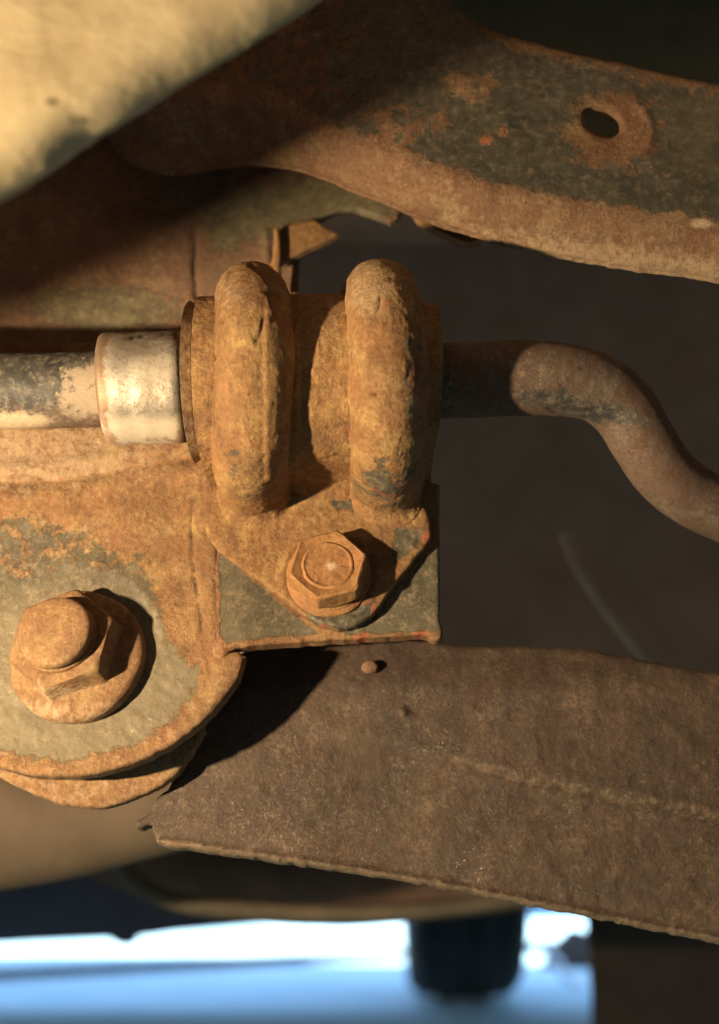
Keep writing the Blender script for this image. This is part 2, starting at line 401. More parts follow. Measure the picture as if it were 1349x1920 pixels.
# kerb: a low step along the line (0,1835)-(780,1790) of the photo
k0, k1 = wg(0, 1839), wg(780, 1795); kd = (k1-k0).normalized(); kn = Vector((-kd.y, kd.x, 0))
A0 = k0-kd*6; A1 = k1+kd*8
def prism(name, pts, z0, z1, mat, parent=None):
    m = len(pts); V = [(p[0], p[1], z0) for p in pts]+[(p[0], p[1], z1) for p in pts]
    return mk(name, V, [list(range(m))[::-1], list(range(m, 2*m))]+[[i, (i+1) % m, (i+1) % m+m, i+m] for i in range(m)], mat, parent, smooth=False)
kerb = prism('kerb', [A0, A1, A1+kn*.04, A0+kn*.04], 0, .022, M['kerbm'])
setk(kerb)
pav = prism('pavement', [A0+kn*.041, A1+kn*.041, A1+kn*30, A0+kn*30], 0, .02, M['ground']); setk(pav)

# car body around the view: floor, far bumper edge, sills, roof (unseen sides, front and top added to block daylight and shade the road)
YE = 2.52
body = thing('car_body', 'dark car underbody whose far lower edge cuts off the bright road', 'car body', (0, 1, .2))
fp = box('floor_pan', (-.85, -.75, .62), (.85, YE, .66), M['void'], body)
box('roof', (-.8, -.6, 1.36), (.8, YE-.1, 1.40), M['seal'], body)  # unseen, added to keep the sun off and shade the road
for sx in (-1, 1): box('side_panel', (min(sx*.85, sx*.87), -.75, .05), (max(sx*.85, sx*.87), YE, 1.38), M['seal'], body)  # unseen, brought down near the ground to block skylight
box('front_panel', (-.85, -.77, .015), (.85, -.752, 1.38), M['seal'], body)  # unseen, added behind the camera to shut out skylight
# far bumper: outline of its lower edge
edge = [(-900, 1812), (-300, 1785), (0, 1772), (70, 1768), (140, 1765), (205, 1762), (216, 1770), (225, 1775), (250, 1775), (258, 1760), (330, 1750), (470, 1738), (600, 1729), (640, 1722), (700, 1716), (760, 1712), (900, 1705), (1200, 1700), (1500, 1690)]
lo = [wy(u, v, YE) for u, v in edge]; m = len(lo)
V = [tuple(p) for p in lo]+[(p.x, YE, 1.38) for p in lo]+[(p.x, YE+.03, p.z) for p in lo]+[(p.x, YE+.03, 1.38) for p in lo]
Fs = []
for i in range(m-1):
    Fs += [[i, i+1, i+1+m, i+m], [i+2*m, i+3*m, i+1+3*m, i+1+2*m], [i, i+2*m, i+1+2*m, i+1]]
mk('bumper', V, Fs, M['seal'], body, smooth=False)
# backing sheet added a little way behind the arm to fill the dark void
def sheetw(name, pix, y, thick, mat, parent, bend=None):
    """panel in world space behind the arm; pix outline on plane y"""
    P = [wy(u, v, y) for u, v in chaikin(pix, 2)]
    V = [(p.x, y, p.z) for p in P]+[(p.x, y+thick, p.z) for p in P]; m = len(P)
    return mk(name, V, [list(range(m)), list(range(m, 2*m))[::-1]]+[[i, (i+1) % m, (i+1) % m+m, i+m] for i in range(m)], mat, parent, smooth=False)
gap_backing = thing('bulkhead', 'dark grimy bulkhead in deep shadow behind the bent bar', 'bulkhead', (.1, .6, .45))
sheetw('bulkhead_panel', [(-1200, -1300), (2600, -1300), (2600, 1560), (1300, 1560), (-1200, 1500)], .62, .004, M['void'], gap_backing)

# far tyre, mud flap, pipe in the gap
def tyre(cx, cy, wid, rad, name, label):
    t = thing(name, label, 'tyre', (cx, cy, 0))
    prof = []
    hw = wid/2
    for a in np.linspace(-1, 1, 15): prof.append((a*hw, rad-.028*abs(a)**5-.002))
    prof = [(-hw*.92, rad*.62), (-hw*1.04, rad*.78)]+prof+[(hw*1.04, rad*.78), (hw*.92, rad*.62)]
    seg = 64; V = []
    for k in range(seg):
        a = 2*math.pi*k/seg
        for j, (x, r) in enumerate(prof):
            rr = r-(.006 if (j in (5, 9, 13)) else 0)-(.003 if k % 2 and 3 < j < 15 else 0)
            V.append((cx+x, cy+rr*math.cos(a), rad+rr*math.sin(a)))
    m = len(prof); Fs = [[k*m+j, k*m+j+1, ((k+1) % seg)*m+j+1, ((k+1) % seg)*m+j] for k in range(seg) for j in range(m-1)]
    mk('tread', V, Fs, M['tyre'], t)
    seg = 40; V = []
    for x in (-hw*.8, hw*.8):
        V += [(cx+x, cy+rad*.64*math.cos(2*math.pi*k/seg), rad+rad*.64*math.sin(2*math.pi*k/seg)) for k in range(seg)]
    mk('rim', V, [list(range(seg)), list(range(seg, 2*seg))[::-1]]+[[k, (k+1) % seg, seg+(k+1) % seg, seg+k] for k in range(seg)], M['seal'], t, sharp=40)
    return t
pl = wy(783, 1790, 2.35); pr = wy(990, 1790, 2.35)
tyre((pl.x+pr.x)/2+.004, 2.35+.31, (pr.x-pl.x)*1.1, .31, 'far_tyre', 'black far tyre standing on the road between two bright gaps')
fl = thing('mud_flap', 'dark brown hanging rubber flap at the lower right corner', 'mud flap', wy(1230, 1900, 1.25))
fpix = [(1106, 1650), (1104, 1760), (1110, 1850), (1112, 2060), (1600, 2100), (1700, 1650)]
P = [wy(u, v, 1.25) for u, v in fpix]; m = len(P)
V = [(p.x, 1.25+.0, p.z) for p in P]+[(p.x, 1.256, p.z) for p in P]
mk('flap', V, [list(range(m)), list(range(m, 2*m))[::-1]]+[[i, (i+1) % m, (i+1) % m+m, i+m] for i in range(m)], M['tan_rubber'], fl, smooth=False)
V = [tuple(wy(u, v, 1.248)) for u, v in ((1098, 1700), (1106, 1700), (1114, 1850), (1107, 1850))]
V = V+[(x, y+.002, z) for x, y, z in V]
mk('edge_strip', V, [[0, 1, 2, 3], [7, 6, 5, 4], [0, 1, 5, 4], [1, 2, 6, 5], [2, 3, 7, 6], [3, 0, 4, 7]], M['hose'], fl, smooth=False)  # paler strip stands in for the lit edge of the flap
o = sweep('bent_pipe', [tuple(wy(u, v, 2.9)) for u, v in ((940, 1765), (985, 1778), (1020, 1782), (1045, 1800), (1058, 1828), (1085, 1846), (1120, 1856))], .008, simple('white_pipe', (.75, .8, .85), (.65, .7, .78), 30, .4), None, seg=16, space='world')
tag(o, 'white bent pipe beyond the tyre in the narrow bright gap', 'pipe')
o = sweep('road_cone', [tuple(wy(1095, 1745, 3.3)), tuple(wy(1085, 1790, 3.3)), tuple(wy(1070, 1838, 3.3))], [.03, .07, .08], M['tyre'], None, seg=16, space='world')
o.name = 'dark_post'; tag(o, 'dark stubby post beyond the gap left of the mud flap', 'post')

q0 = wg(975, 1735); q1 = wg(1118, 1735)
cr = thing('road_crate', 'blurred blue crate on the bright road beyond the white bent pipe', 'crate', ((q0.x+q1.x)/2, q0.y, 0))  # added backdrop for the unclear bluish tone in the gap
MB = simple('blue_plastic', (.03, .09, .17), (.07, .16, .27), 9, .6)
for k in range(3): box('slat', (q0.x, q0.y, .02+k*.055), (q1.x, q0.y+.30, .062+k*.055), MB, cr, .004)
for sx in (0, .33, .67, 1): box('post', (q0.x+(q1.x-q0.x-.02)*sx, q0.y-.006, .02), (q0.x+(q1.x-q0.x-.02)*sx+.02, q0.y-.001, .175), MB, cr)
# exhaust, hose and rear arm, all out of focus behind the control arm
o = sweep('exhaust_pipe', [tuple(wy(u, v, .78)) for u, v in ((150, 1560), (300, 1610), (450, 1640), (650, 1650), (850, 1640), (1100, 1620))], [.02, .024, .026, .026, .024, .02], M['pipe'], None, seg=40, noise=0, space='world')
tag(o, 'rusty brown exhaust pipe blurred below the control arm', 'exhaust')
o = sweep('rubber_hose', [tuple(wy(u, v, .62)) for u, v in ((195, 1560), (222, 1612), (258, 1655), (320, 1688), (400, 1702), (560, 1712), (720, 1712), (860, 1700), (1000, 1680))], .0042, M['hose'], None, seg=16, space='world')
tag(o, 'thin tan hose sagging in a curve under the exhaust pipe', 'hose')

# ------------------------------------------------------------------ main assembly
# 1. crossmember: pivot plate, lower flange, mount plate, inner panel
cm = thing('crossmember', 'rusty crossmember with round pivot ear behind bolt and collar at left', 'crossmember', asm((-60, 320, 60)))
ear = [(-260, 640), (150, 640), (360, 660), (404, 760), (408, 930), (412, 1080), (414, 1225), (462, 1222), (455, 1262), (430, 1302), (395, 1342), (350, 1382), (300, 1413), (250, 1434), (190, 1450),
       (120, 1458), (60, 1455), (0, 1440), (-60, 1418), (-140, 1380), (-260, 1300)]
weldline = [(-60, 908), (0, 903), (60, 903), (110, 900), (150, 890), (210, 882), (260, 872), (320, 860), (365, 857)]
seamline = [(362, 940), (360, 1000), (362, 1060), (372, 1120), (380, 1190)]
def ear_h(u, v):
    d = segdist(u, v, weldline)
    h = .9*np.exp(-((d-26)/14)**2)-.9*np.exp(-(d/8)**2)
    h += .5*sst(905, 870, v)
    r = np.hypot(u-135, v-1228)
    h += .35*np.exp(-((r-176)/9)**2)*sst(1240, 1120, v)
    h += .35*sst(352, 385, u)*sst(900, 930, v)*sst(1240, 1200, v)     # raised weld strip next to the bracket
    h -= .5*np.exp(-(segdist(u, v, seamline)/3.0)**2)
    h += .5*sst(215, 285, r)*(1-sst(285, 300, r))*0
    rim = np.hypot((u-105), (v-1190)*1.28); h += .8*np.exp(-((rim-335)/22)**2)*sst(1220, 1300, v)
    return h
def ear_Y(u, v): return 316+14*sst(810, 690, v)
def ear_paint(u, v):
    m = blob(u, v, 150, 1260, 230, 215, .25)*.95
    m = np.maximum(m, .58*area(u, v, [(-300, 960), (40, 945), (160, 1000), (290, 1050), (300, 1200), (250, 1400), (-300, 1440)], 45))
    m *= 1-.8*area(u, v, [(285, 1080), (420, 1060), (430, 1240), (380, 1260), (310, 1200), (290, 1130)], 30)
    rim = np.hypot((u-105), (v-1190)*1.28); m *= 1-sst(275, 325, rim)*.9
    m *= sst(900, 990, v)
    return m
def ear_film(u, v): return .25+.75*blob(u, v, 150, 1290, 260, 190, .3)
def ear_dust(u, v):
    return np.clip(.55*blob(u, v, 40, 850, 330, 70, .6)+.40*area(u, v, [(-300, 930), (200, 960), (260, 1100), (60, 1130), (-300, 1150)], 60)+.5*blob(u, v, 130, 1130, 120, 40)+.3*(segdist(u, v, ear[9:20]) < 55), 0, 1)
plate('pivot_ear', ear, ear_Y, 5, M['rust'], cm, step=4.5, bevel=1.6, hfun=ear_h, rough=.55, rs=.16, rough2=.25, jag=3,
      attrs={'paint': ear_paint, 'film': ear_film, 'dust': ear_dust, 'wet': lambda u, v: .8*area(u, v, [(230, 900), (290, 900), (330, 1200), (380, 1230), (290, 1180), (230, 1000)], 25),
             'grime': lambda u, v: np.exp(-(segdist(u, v, seamline)/2.2)**2)*.7*(noise3(np.column_stack([u/14, v/14, v*0]), 2) > -.2),
             'red': lambda u, v: .42*np.exp(-(segdist(u, v, weldline)/11)**2)+.25*blob(u, v, 280, 1000, 90, 110)}, seed=3)
flange = [(-260, 1350), (-60, 1425), (0, 1458), (60, 1490), (130, 1513), (200, 1516), (262, 1495), (318, 1468), (350, 1435), (400, 1350), (300, 1250), (0, 1250), (-260, 1280)]
plate('lower_flange', flange, 329, 4, M['rust'], cm, step=6, bevel=1.6, rough=.5, rs=.16, jag=3, seed=8, attrs={'dust': lambda u, v: .35+0*u})
mount = [(398, 880), (826, 880), (824, 1000), (826, 1110), (824, 1168), (832, 1178), (830, 1200), (812, 1202), (800, 1190), (770, 1193), (690, 1197), (600, 1203), (520, 1208), (455, 1213), (432, 1222), (418, 1236), (402, 1236), (392, 1215), (394, 1000)]
def mount_rust(u, v):
    m = 1.0*area(u, v, [(412, 1030), (470, 1085), (560, 1160), (600, 1188), (500, 1196), (425, 1205), (414, 1190)], 10)
    m = np.maximum(m, .95*area(u, v, [(840, 1000), (840, 1180), (790, 1185), (650, 1190), (640, 1170), (720, 1130)], 9))
    return m
plate('mount_plate', mount, lambda u, v: 318.7-3.0*sst(560, 400, u)+0*v, 5, M['rust'], cm, step=4, bevel=1.0, rough=.25, rs=.2, jag=2.0, seed=11,
      hfun=lambda u, v: .6*np.exp(-((segdist(u, v, mount[5:16]))/7)**2)*noise3(np.column_stack([u/16, v/16, v*0]), 4),
      attrs={'paint': mount_rust, 'film': lambda u, v: .35*sst(520, 420, u)+.12+.15*sst(1150, 1180, v), 'dust': lambda u, v: .25*sst(1168, 1190, v), 'red': lambda u, v: blob(u, v, 788, 1178, 20, 14)+blob(u, v, 676, 1188, 15, 18)})
# inner panel behind the bar, with folded seam and tab
inner = [(-300, 260), (250, 230), (420, 240), (620, 300), (760, 380), (742, 420), (700, 404), (655, 388), (592, 414), (560, 470), (560, 560), (560, 800), (-300, 800)]
def inner_paint(u, v):
    return np.clip(.95*area(u, v, [(380, 380), (620, 330), (760, 380), (740, 420), (560, 425), (400, 480)], 25)*.8+.75*blob(u, v, 200, 580, 150, 45, .5)+.3*sst(420, 300, v), 0, 1)
plate('inner_panel', inner, lambda u, v: 334-6*sst(372, 366, u)*sst(440, 520, v)*0+5*sst(560, 330, v), 3, M['back'], cm, step=6, bevel=.8, rough=.7, rs=.08, jag=2, seed=21,
      hfun=lambda u, v: -1.2*np.exp(-(segdist(u, v, [(362, 440), (366, 520), (372, 600)])/4)**2)+1.3*np.exp(-(segdist(u, v, [(498, 435), (505, 500)])/7)**2),
      attrs={'paint': inner_paint, 'film': lambda u, v: .5+0*u, 'grime': lambda u, v: np.exp(-(segdist(u, v, [(362, 435), (367, 490), (364, 560)])/3)**2), 'red': lambda u, v: .3*blob(u, v, 290, 580, 90, 60)})
tab = [(528, 424), (560, 416), (592, 413), (637, 440), (604, 457), (560, 479), (524, 497), (506, 500)]  # lower outline cut along the shadow edge, so shade is in the shape
plate('tab', tab, lambda u, v: 328+.02*(u-520), 2.5, M['rust_bracket'], cm, step=4, bevel=.8, rough=.4, rs=.2, jag=2, seed=23, smooth_poly=0)
ridge = [(514, 430), (524, 425), (528, 470), (524, 545), (512, 545), (512, 480)]
plate('tab_edge', ridge, 325.5, 4, M['rust_bracket'], cm, step=4, bevel=.9, rough=.3, jag=1.5, seed=24, smooth_poly=0)

# 2. control arm
arm = [(262, 1554), (252, 1548), (256, 1540), (282, 1526), (288, 1508), (300, 1492), (320, 1480), (330, 1400), (400, 1250), (560, 1175), (760, 1190), (860, 1212), (930, 1213), (1000, 1213), (1100, 1216), (1200, 1238), (1349, 1264), (1560, 1300), (1560, 1815),
       (1349, 1768), (1230, 1745), (1150, 1728), (960, 1690), (830, 1665), (700, 1642), (500, 1612), (380, 1595), (298, 1586), (288, 1560), (283, 1545)]
crease = [(560, 1370), (700, 1395), (850, 1430), (1000, 1462), (1150, 1495), (1349, 1530), (1560, 1570)]
def arm_h(u, v):
    d = segdist(u, v, crease)
    low = v-(1430+(u-850)*.212)
    h = -3.2*sst(-20, 25, low)*sst(480, 760, u)+.7*np.exp(-(d/16)**2)*sst(700, 900, u)
    q = np.column_stack([u, v, v*0])
    h += 1.3*np.exp(-((u-757)**2+(v-1335)**2)/60.)
    h += .35*np.maximum(0, fbm(q, .035, 3, 77))**1.0
    e = segdist(u, v, arm[19:28]); h += .9*np.exp(-((e-9)/6)**2)
    return h
o = plate('control_arm', arm, lambda u, v: 336+.004*(u-400)+5*sst(1300, 1180, v), 7, M['arm'], None, step=5.5, bevel=1.1, hfun=arm_h, rough=.42, rs=.13, rough2=.2, jag=4, seed=31,
      attrs={'dust': lambda u, v: np.clip(.42*np.exp(-(segdist(u, v, crease)/22)**2)*sst(600, 900, u)+.7*np.exp(-(segdist(u, v, arm[19:28])/13)**2)+.25*blob(u, v, 330, 1540, 70, 60), 0, 1),  # pale crease and lower lip paint in their lit edges
             'paint': lambda u, v: .18+.10*sst(1450, 1650, v), 'red': lambda u, v: .35*blob(u, v, 560, 1380, 60, 60)})
tag(o, 'broad brown mud-stained control arm crossing the lower right half', 'control arm')
# rust blob on arm (welded pimple)
bm = bmesh.new(); bmesh.ops.create_uvsphere(bm, u_segments=28, v_segments=20, radius=1)
V = np.array([v.co[:] for v in bm.verts]); Fs = [[v.index for v in f.verts] for f in bm.faces]; bm.free()
c0 = ap(694, 1251, 337.6)
W = c0+V*np.array([2.3, 1.3, 1.9])*(1+.16*fbm(V, 1.6, 4, 5))[:, None]
mk('rust_blister', asm(W), Fs, M['back'], o)
o2 = sweep('trailing_arm', [tuple(wy(u, v, .47)) for u, v in ((-500, 1560), (-200, 1550), (0, 1540), (150, 1525), (330, 1500), (520, 1480))], [.026, .026, .024, .022, .018, .014], M['dusty'], None, seg=48, space='world')
tag(o2, 'dusty olive brown arm blurred below the pivot ear at left edge', 'suspension arm')
o3 = sweep('brake_line', [tuple(wy(u, v, .52)) for u, v in ((1060, 1000), (1085, 1060), (1130, 1130), (1180, 1195), (1230, 1260), (1300, 1340))], .0030, M['kerb_tan'], None, seg=14, space='world')
tag(o3, 'thin dim rod slanting down in the dark gap above the control arm', 'rod')

# 3. frame rail upper right with drain hole
rail = [(-200, -400), (60, -120), (150, 120), (205, 265), (240, 300), (290, 320), (340, 326), (400, 312), (470, 304), (560, 315), (640, 345), (700, 371), (800, 411), (900, 444), (1000, 470), (1100, 490), (1349, 525), (1600, 560),
        (1600, 215), (1349, 158), (1180, 122), (1030, 88), (900, 50), (760, -60), (600, -400)]
lowedge = rail[5:18]
fold = [(300, 180), (480, 190), (600, 262), (700, 285), (800, 325), (900, 362), (1000, 388), (1100, 408), (1349, 440), (1600, 470)]
def rail_Y(u, v):
    vf = np.interp(u, [p[0] for p in fold], [p[1] for p in fold]); d = (v-vf)
    return 286+14*sst(760, 300, u)+.11*np.maximum(0, np.sqrt(d*d+400)+d-6)*.5*2*.62+.03*np.maximum(0, 150-v)*sst(900, 1100, u)*0
hole = [(1094, 212), (1104, 202), (1122, 202), (1142, 208), (1158, 220), (1164, 238), (1160, 252), (1144, 258), (1124, 255), (1104, 244), (1094, 230)]
def rail_paint(u, v):
    vf = np.interp(u, [p[0] for p in fold], [p[1] for p in fold])
    m = sst(-5, -50, v-vf)*.86
    m *= 1-.95*blob(u, v, 1148, 246, 80, 70, .75)
    m *= 1-.6*sst(45, 5, v-np.interp(u, [900, 1030, 1180, 1349, 1600], [50, 88, 122, 158, 215]))*sst(850, 950, u)
    m *= 1-.85*blob(u, v, 945, 247, 12, 10)-.85*blob(u, v, 912, 262, 14, 11)
    m *= 1-.5*blob(u, v, 880, 160, 60, 35)-.45*blob(u, v, 770, 230, 90, 40)
    m *= .55+.45*sst(560, 800, u)
    return np.clip(m, 0, 1)
def rail_h(u, v):
    r = np.hypot((u-1150), (v-245)*1.1); ang = np.arctan2(v-245, u-1150)
    h = .7*np.exp(-((r-72)/8)**2)*sst(-1.6, -.6, ang)*sst(2.2, 1.2, ang)-.5*np.exp(-(r/50)**2)
    return h
plate_rail = plate('frame_rail', rail, rail_Y, 2.6, M['rail'], None, step=6, bevel=1.4, hfun=rail_h, rough=.7, rs=.10, rough2=.2, jag=3, seed=41, holes=[hole],
      attrs={'paint': rail_paint, 'film': lambda u, v: .10+.25*blob(u, v, 1349, 250, 120, 80)+0*u, 'wet': lambda u, v: .5*area(u, v, [(640, 250), (760, 250), (900, 330), (860, 360), (700, 300)], 20),
             'dust': lambda u, v: .62*sst(-20, 90, v-np.interp(u, [p[0] for p in fold], [p[1] for p in fold]))*sst(620, 1100, u)+.25*sst(420, 380, v)*0, 'pale': lambda u, v: .9*blob(u, v, 1316, 419, 20, 8),
             'red': lambda u, v: .45*blob(u, v, 945, 247, 14, 12)+.45*blob(u, v, 912, 262, 15, 12)+.3*blob(u, v, 1150, 285, 60, 30)})
tag(plate_rail, 'curved dark painted frame rail with oval drain hole at upper right', 'frame rail')
hb = thing('wheel_housing', 'dark green-black inner wheel housing above the frame rail', 'wheel housing', asm((60, 362, 280)))
plate('housing_panel', [(500, -500), (1700, -500), (1700, 420), (900, 300), (500, 200)], 352, 3, M['green'], hb, step=22, bevel=1, rough=1.5, rs=.03, jag=0, seed=44)
rb = [(765, 390), (900, 425), (910, 448), (880, 458), (850, 448), (790, 420)]
o = plate('rubber_flap', rb, 326, 3, M['rust'], None, step=6, bevel=.8, jag=3, seed=45); o.name = 'rusty_tab'
tag(o, 'small rusty tab peeking out under the frame rail', 'tab')

# 4. splash shield, upper left, close to the lens
YS = 188.0
def prj(P): return float(uvof1(P)[0]), float(uvof1(P)[1])
def uvof1(P):
    f = P[1]*cA+P[2]*sA; up = -P[1]*sA+P[2]*cA; return 674.5+F*P[0]/f, 960-F*up/f
# its edge beyond the frame follows from where its shadow falls on the inner panel and the rail
sh_edge = [prj(TL+(ap(u, v, Yt)-TL)*((YS-TL[1])/(Yt-TL[1]))) for u, v, Yt in ((960, 70, 288), (840, 160, 288), (700, 240, 290), (560, 355, 334), (350, 462, 334), (150, 562, 334), (0, 625, 334), (-300, 760, 334))]
shield = [(-2600, -700), (820, -700), (760, -110), (660, -45), (590, 5), (500, 62), (420, 110), (330, 165), (250, 215), (170, 262), (90, 322), (0, 378), (-90, 430), (-200, 480)]+sh_edge+[(-2600, sh_edge[-1][1])]
print('shield', [(round(a), round(b)) for a, b in sh_edge])
def shield_Y(u, v):
    d = segdist(u, v, shield[2:13]); return YS+7*np.maximum(0, 1-d/120)**2
o = plate('splash_shield', shield, shield_Y, 1.2, M['shield'], None, step=11, bevel=.4, rough=.35, rs=.04, rough2=.05, jag=2, seed=51,
      attrs={'grime': lambda u, v: blob(u, v, 98, 190, 9, 6)+.9*blob(u, v, 158, 228, 22, 6)})
tag(o, 'dusty beige splash shield blurred across the upper left corner', 'splash shield')

# 5. sway bar and silver collar
def za(x): return 151.3+.027*(np.asarray(x, float)-0)
bar = thing('sway_bar', 'dark sway bar running left from the bracket and bending down at right', 'sway bar', asm((-20, 300, 150)))
pts = [(-170, 300, za(-170)), (-130, 300, za(-130)), (-100, 300, za(-100)), (-70, 300, za(-70)), (-40, 300, za(-40)), (0, 300, za(0)), (25, 300, za(25)), (42, 300, float(ap(980, 709, 300)[2]))]
for u, v, Y in ((1060, 713, 301), (1120, 728, 303), (1168, 765, 306), (1205, 825, 309), (1245, 885, 312), (1300, 930, 316), (1380, 968, 320), (1500, 1010, 325)):
    pts.append(tuple(ap(u, v, Y)))
def uvof(V):
    f = V[:, 1]*cA+V[:, 2]*sA; up = -V[:, 1]*sA+V[:, 2]*cA; return 674.5+F*V[:, 0]/f, 960-F*up/f
def bar_p(V):
    u, v = uvof(V); m = np.where(u < 300, .9*sst(800, 720, v)+.15, .55); m = m*(1-.75*blob(u, v, 165, 720, 60, 50, .7))
    m = np.where(u > 850, .22+.55*sst(40, 0, np.abs(v-(742+(u-1000)*.25)))*blob(u, v, 1120, 745, 130, 70, .6), m); return m
def bar_d(V):
    u, v = uvof(V); return np.where(u < 300, .25+.9*blob(u, v, 20, 790, 70, 18)+.6*blob(u, v, 160, 720, 60, 60), .12+.2*blob(u, v, 1000, 700, 70, 60, .6))
sweep('bar', pts, [9.9]*8+[9.5, 9.1, 8.8, 8.5, 8.3, 8.2, 8.2, 8.2], M['bar'], bar, seg=72, per=22, noise=.14, ns=.35, seed=61,
      attrs={'paint': bar_p, 'dust': bar_d, 'pale': lambda V: .8*blob(uvof(V)[0], uvof(V)[1], 15, 790, 70, 14, .3)})
# collar: lathe with rounded shoulders, clamped round the bar (a thing of its own)
cp = [(-66.4, 10.4), (-66.6, 12.9), (-66.3, 13.9), (-65.7, 14.4), (-64.8, 14.6)]+[(x, 14.62+.05*math.sin(x)) for x in np.linspace(-62, -47.5, 14)]+[(-46.2, 14.45), (-45.4, 13.8), (-45.0, 12.8), (-45.1, 11.6), (-46.5, 11.3), (-47.0, 10.4)]
seg = 120; V = []; gr = []; du = []
for k in range(seg):
    a = 2*math.pi*k/seg
    for x, r in cp:
        r2 = r
        flat = abs((a-math.pi*.28) % (2*math.pi))
        V.append((x-.022*(math.sin(a)*14.0)*1.0+1.3*math.sin(a)*-.5, 300-r2*math.cos(a), float(za(x))+r2*math.sin(a)))
V = np.array(V); V[:, 1:] += (.05*fbm(V, .25, 4, 9))[:, None]
m = len(cp)
Fs = [[k*m+j, k*m+j+1, ((k+1) % seg)*m+j+1, ((k+1) % seg)*m+j] for k in range(seg) for j in range(m-1)]
uu, vv = uvof(V)
o = mk('silver_collar', asm(V), Fs, M['silver'], None, {'dust': np.clip(.9*sst(770, 800, vv)+.25*sst(230, 200, uu)+.35*blob(uu, vv, 300, 690, 60, 25), 0, 1),
     'grime': np.clip(blob(uu, vv, 246, 634, 6, 4)+blob(uu, vv, 264, 632, 5, 4)+.9*sst(338, 346, uu)*sst(640, 660, vv)+.8*np.exp(-((uu-306-.1*(vv-640))/1.6)**2)*sst(655, 645, vv), 0, 1),
     'red': np.clip(.55*sst(206, 190, uu-.06*(vv-640))+.5*sst(322, 342, uu)+.35*sst(650, 635, vv)+.3*sst(805, 830, vv)+.12, 0, 1)}, sharp=50)
tag(o, 'shiny silver collar ring clamped on the bar left of the bracket', 'collar')

# 6. bushing bracket: saddle with two pressed ribs, foot, liner
br = thing('bushing_bracket', 'rust-orange saddle bracket with two thick rounded ribs in the middle', 'bracket', asm((-10, 316, 100)))
YA, YF, RF = 300.0, 315.2, 4.0
TH = np.radians([-90, -50, -10, 40, 80, 110]); C1 = [-28.0, -26.6, -25.4, -26.8, -29.2, -30]; C2 = [7.2, 7.1, 6.9, 5.8, 4.3, 4]
EL = [-39.6, -40.6, -41.0, -41.4, -41.6, -41.6]; ER = [19.0, 20.2, 20.6, 20.2, 19.0, 18.5]
def prof(x, th, rib_fade=1.0):
    """outer radius of the pressed sheet at across-position x and angle th"""
    c1 = np.interp(th, TH, C1); c2 = np.interp(th, TH, C2)
    rs = 23.1-3.2*sst(8.5, 10.5, x-np.interp(th, TH, C2)); r = 9.35
    out = rs
    for c in (c1, c2):
        d = np.abs(x-c); b = 22.3+np.sqrt(np.maximum(0, r*r-np.minimum(d, r)**2))
        b = np.where(d < r, b, 0)
        k = 1.1; hh = np.clip(.5+.5*(b-out)/k, 0, 1); out = out*(1-hh)+b*hh+k*hh*(1-hh)
    return out
nx = 190; ns_ = 210
S = np.linspace(0, 1, ns_); X = np.linspace(0, 1, nx)
# arc-length style stations: fillet, lower leg, arc, back leg
def station(s):
    if s < .10: return ('f', s/.10)
    if s < .17: return ('l', (s-.10)/.07)
    if s < .90: return ('a', (s-.17)/.73)
    return ('b', (s-.90)/.10)
G = np.zeros((ns_, nx, 3)); GR = []
for i, sv in enumerate(S):
    kind, t = station(sv)
    th = R(-90) if kind in 'fl' else (R(-90+190*t) if kind == 'a' else R(100))
    x = np.interp(th, TH, EL)+X*(np.interp(th, TH, ER)-np.interp(th, TH, EL))
    rr = prof(x, th); zc = za(x)
    if kind == 'f':
        a = t*math.pi/2; Yp = YF-RF+RF*math.cos(a); zp = zc-rr-RF+RF*math.sin(a)
    elif kind == 'l': Yp = YF-RF+(YA-YF+RF)*t; zp = zc-rr
    elif kind == 'a': Yp = YA-rr*math.cos(th); zp = zc+rr*math.sin(th)
    else: Yp = YA-rr*math.cos(R(100))+18*t; zp = zc+rr*math.sin(R(100))-1.5*t
    G[i, :, 0] = x; G[i, :, 1] = Yp; G[i, :, 2] = zp
V = G.reshape(-1, 3)
dY = np.gradient(G, axis=0); dX = np.gradient(G, axis=1); NN = np.cross(dY, dX); NN /= np.linalg.norm(NN, axis=2)[..., None]+1e-9
if NN[ns_//2, nx//2, 1] > 0: NN = -NN
disp = .22*fbm(V, .16, 4, 71)+.14*fbm(V, .55, 4, 72)+.22*np.abs(fbm(V, 1.3, 3, 73))
rough_side = sst(4, 9, V[:, 0]-np.repeat([np.interp(0, TH, C1)], len(V)))*sst(12, 9, V[:, 0]+25.4)+sst(4, 8, V[:, 0]-6.9)*sst(12, 9.5, V[:, 0]-6.9)
disp += rough_side*.50*np.maximum(0, fbm(V, 1.7, 3, 75))+.14*sst(.15, .25, fbm(V, .45, 4, 78))
uu, vv = uvof(V)
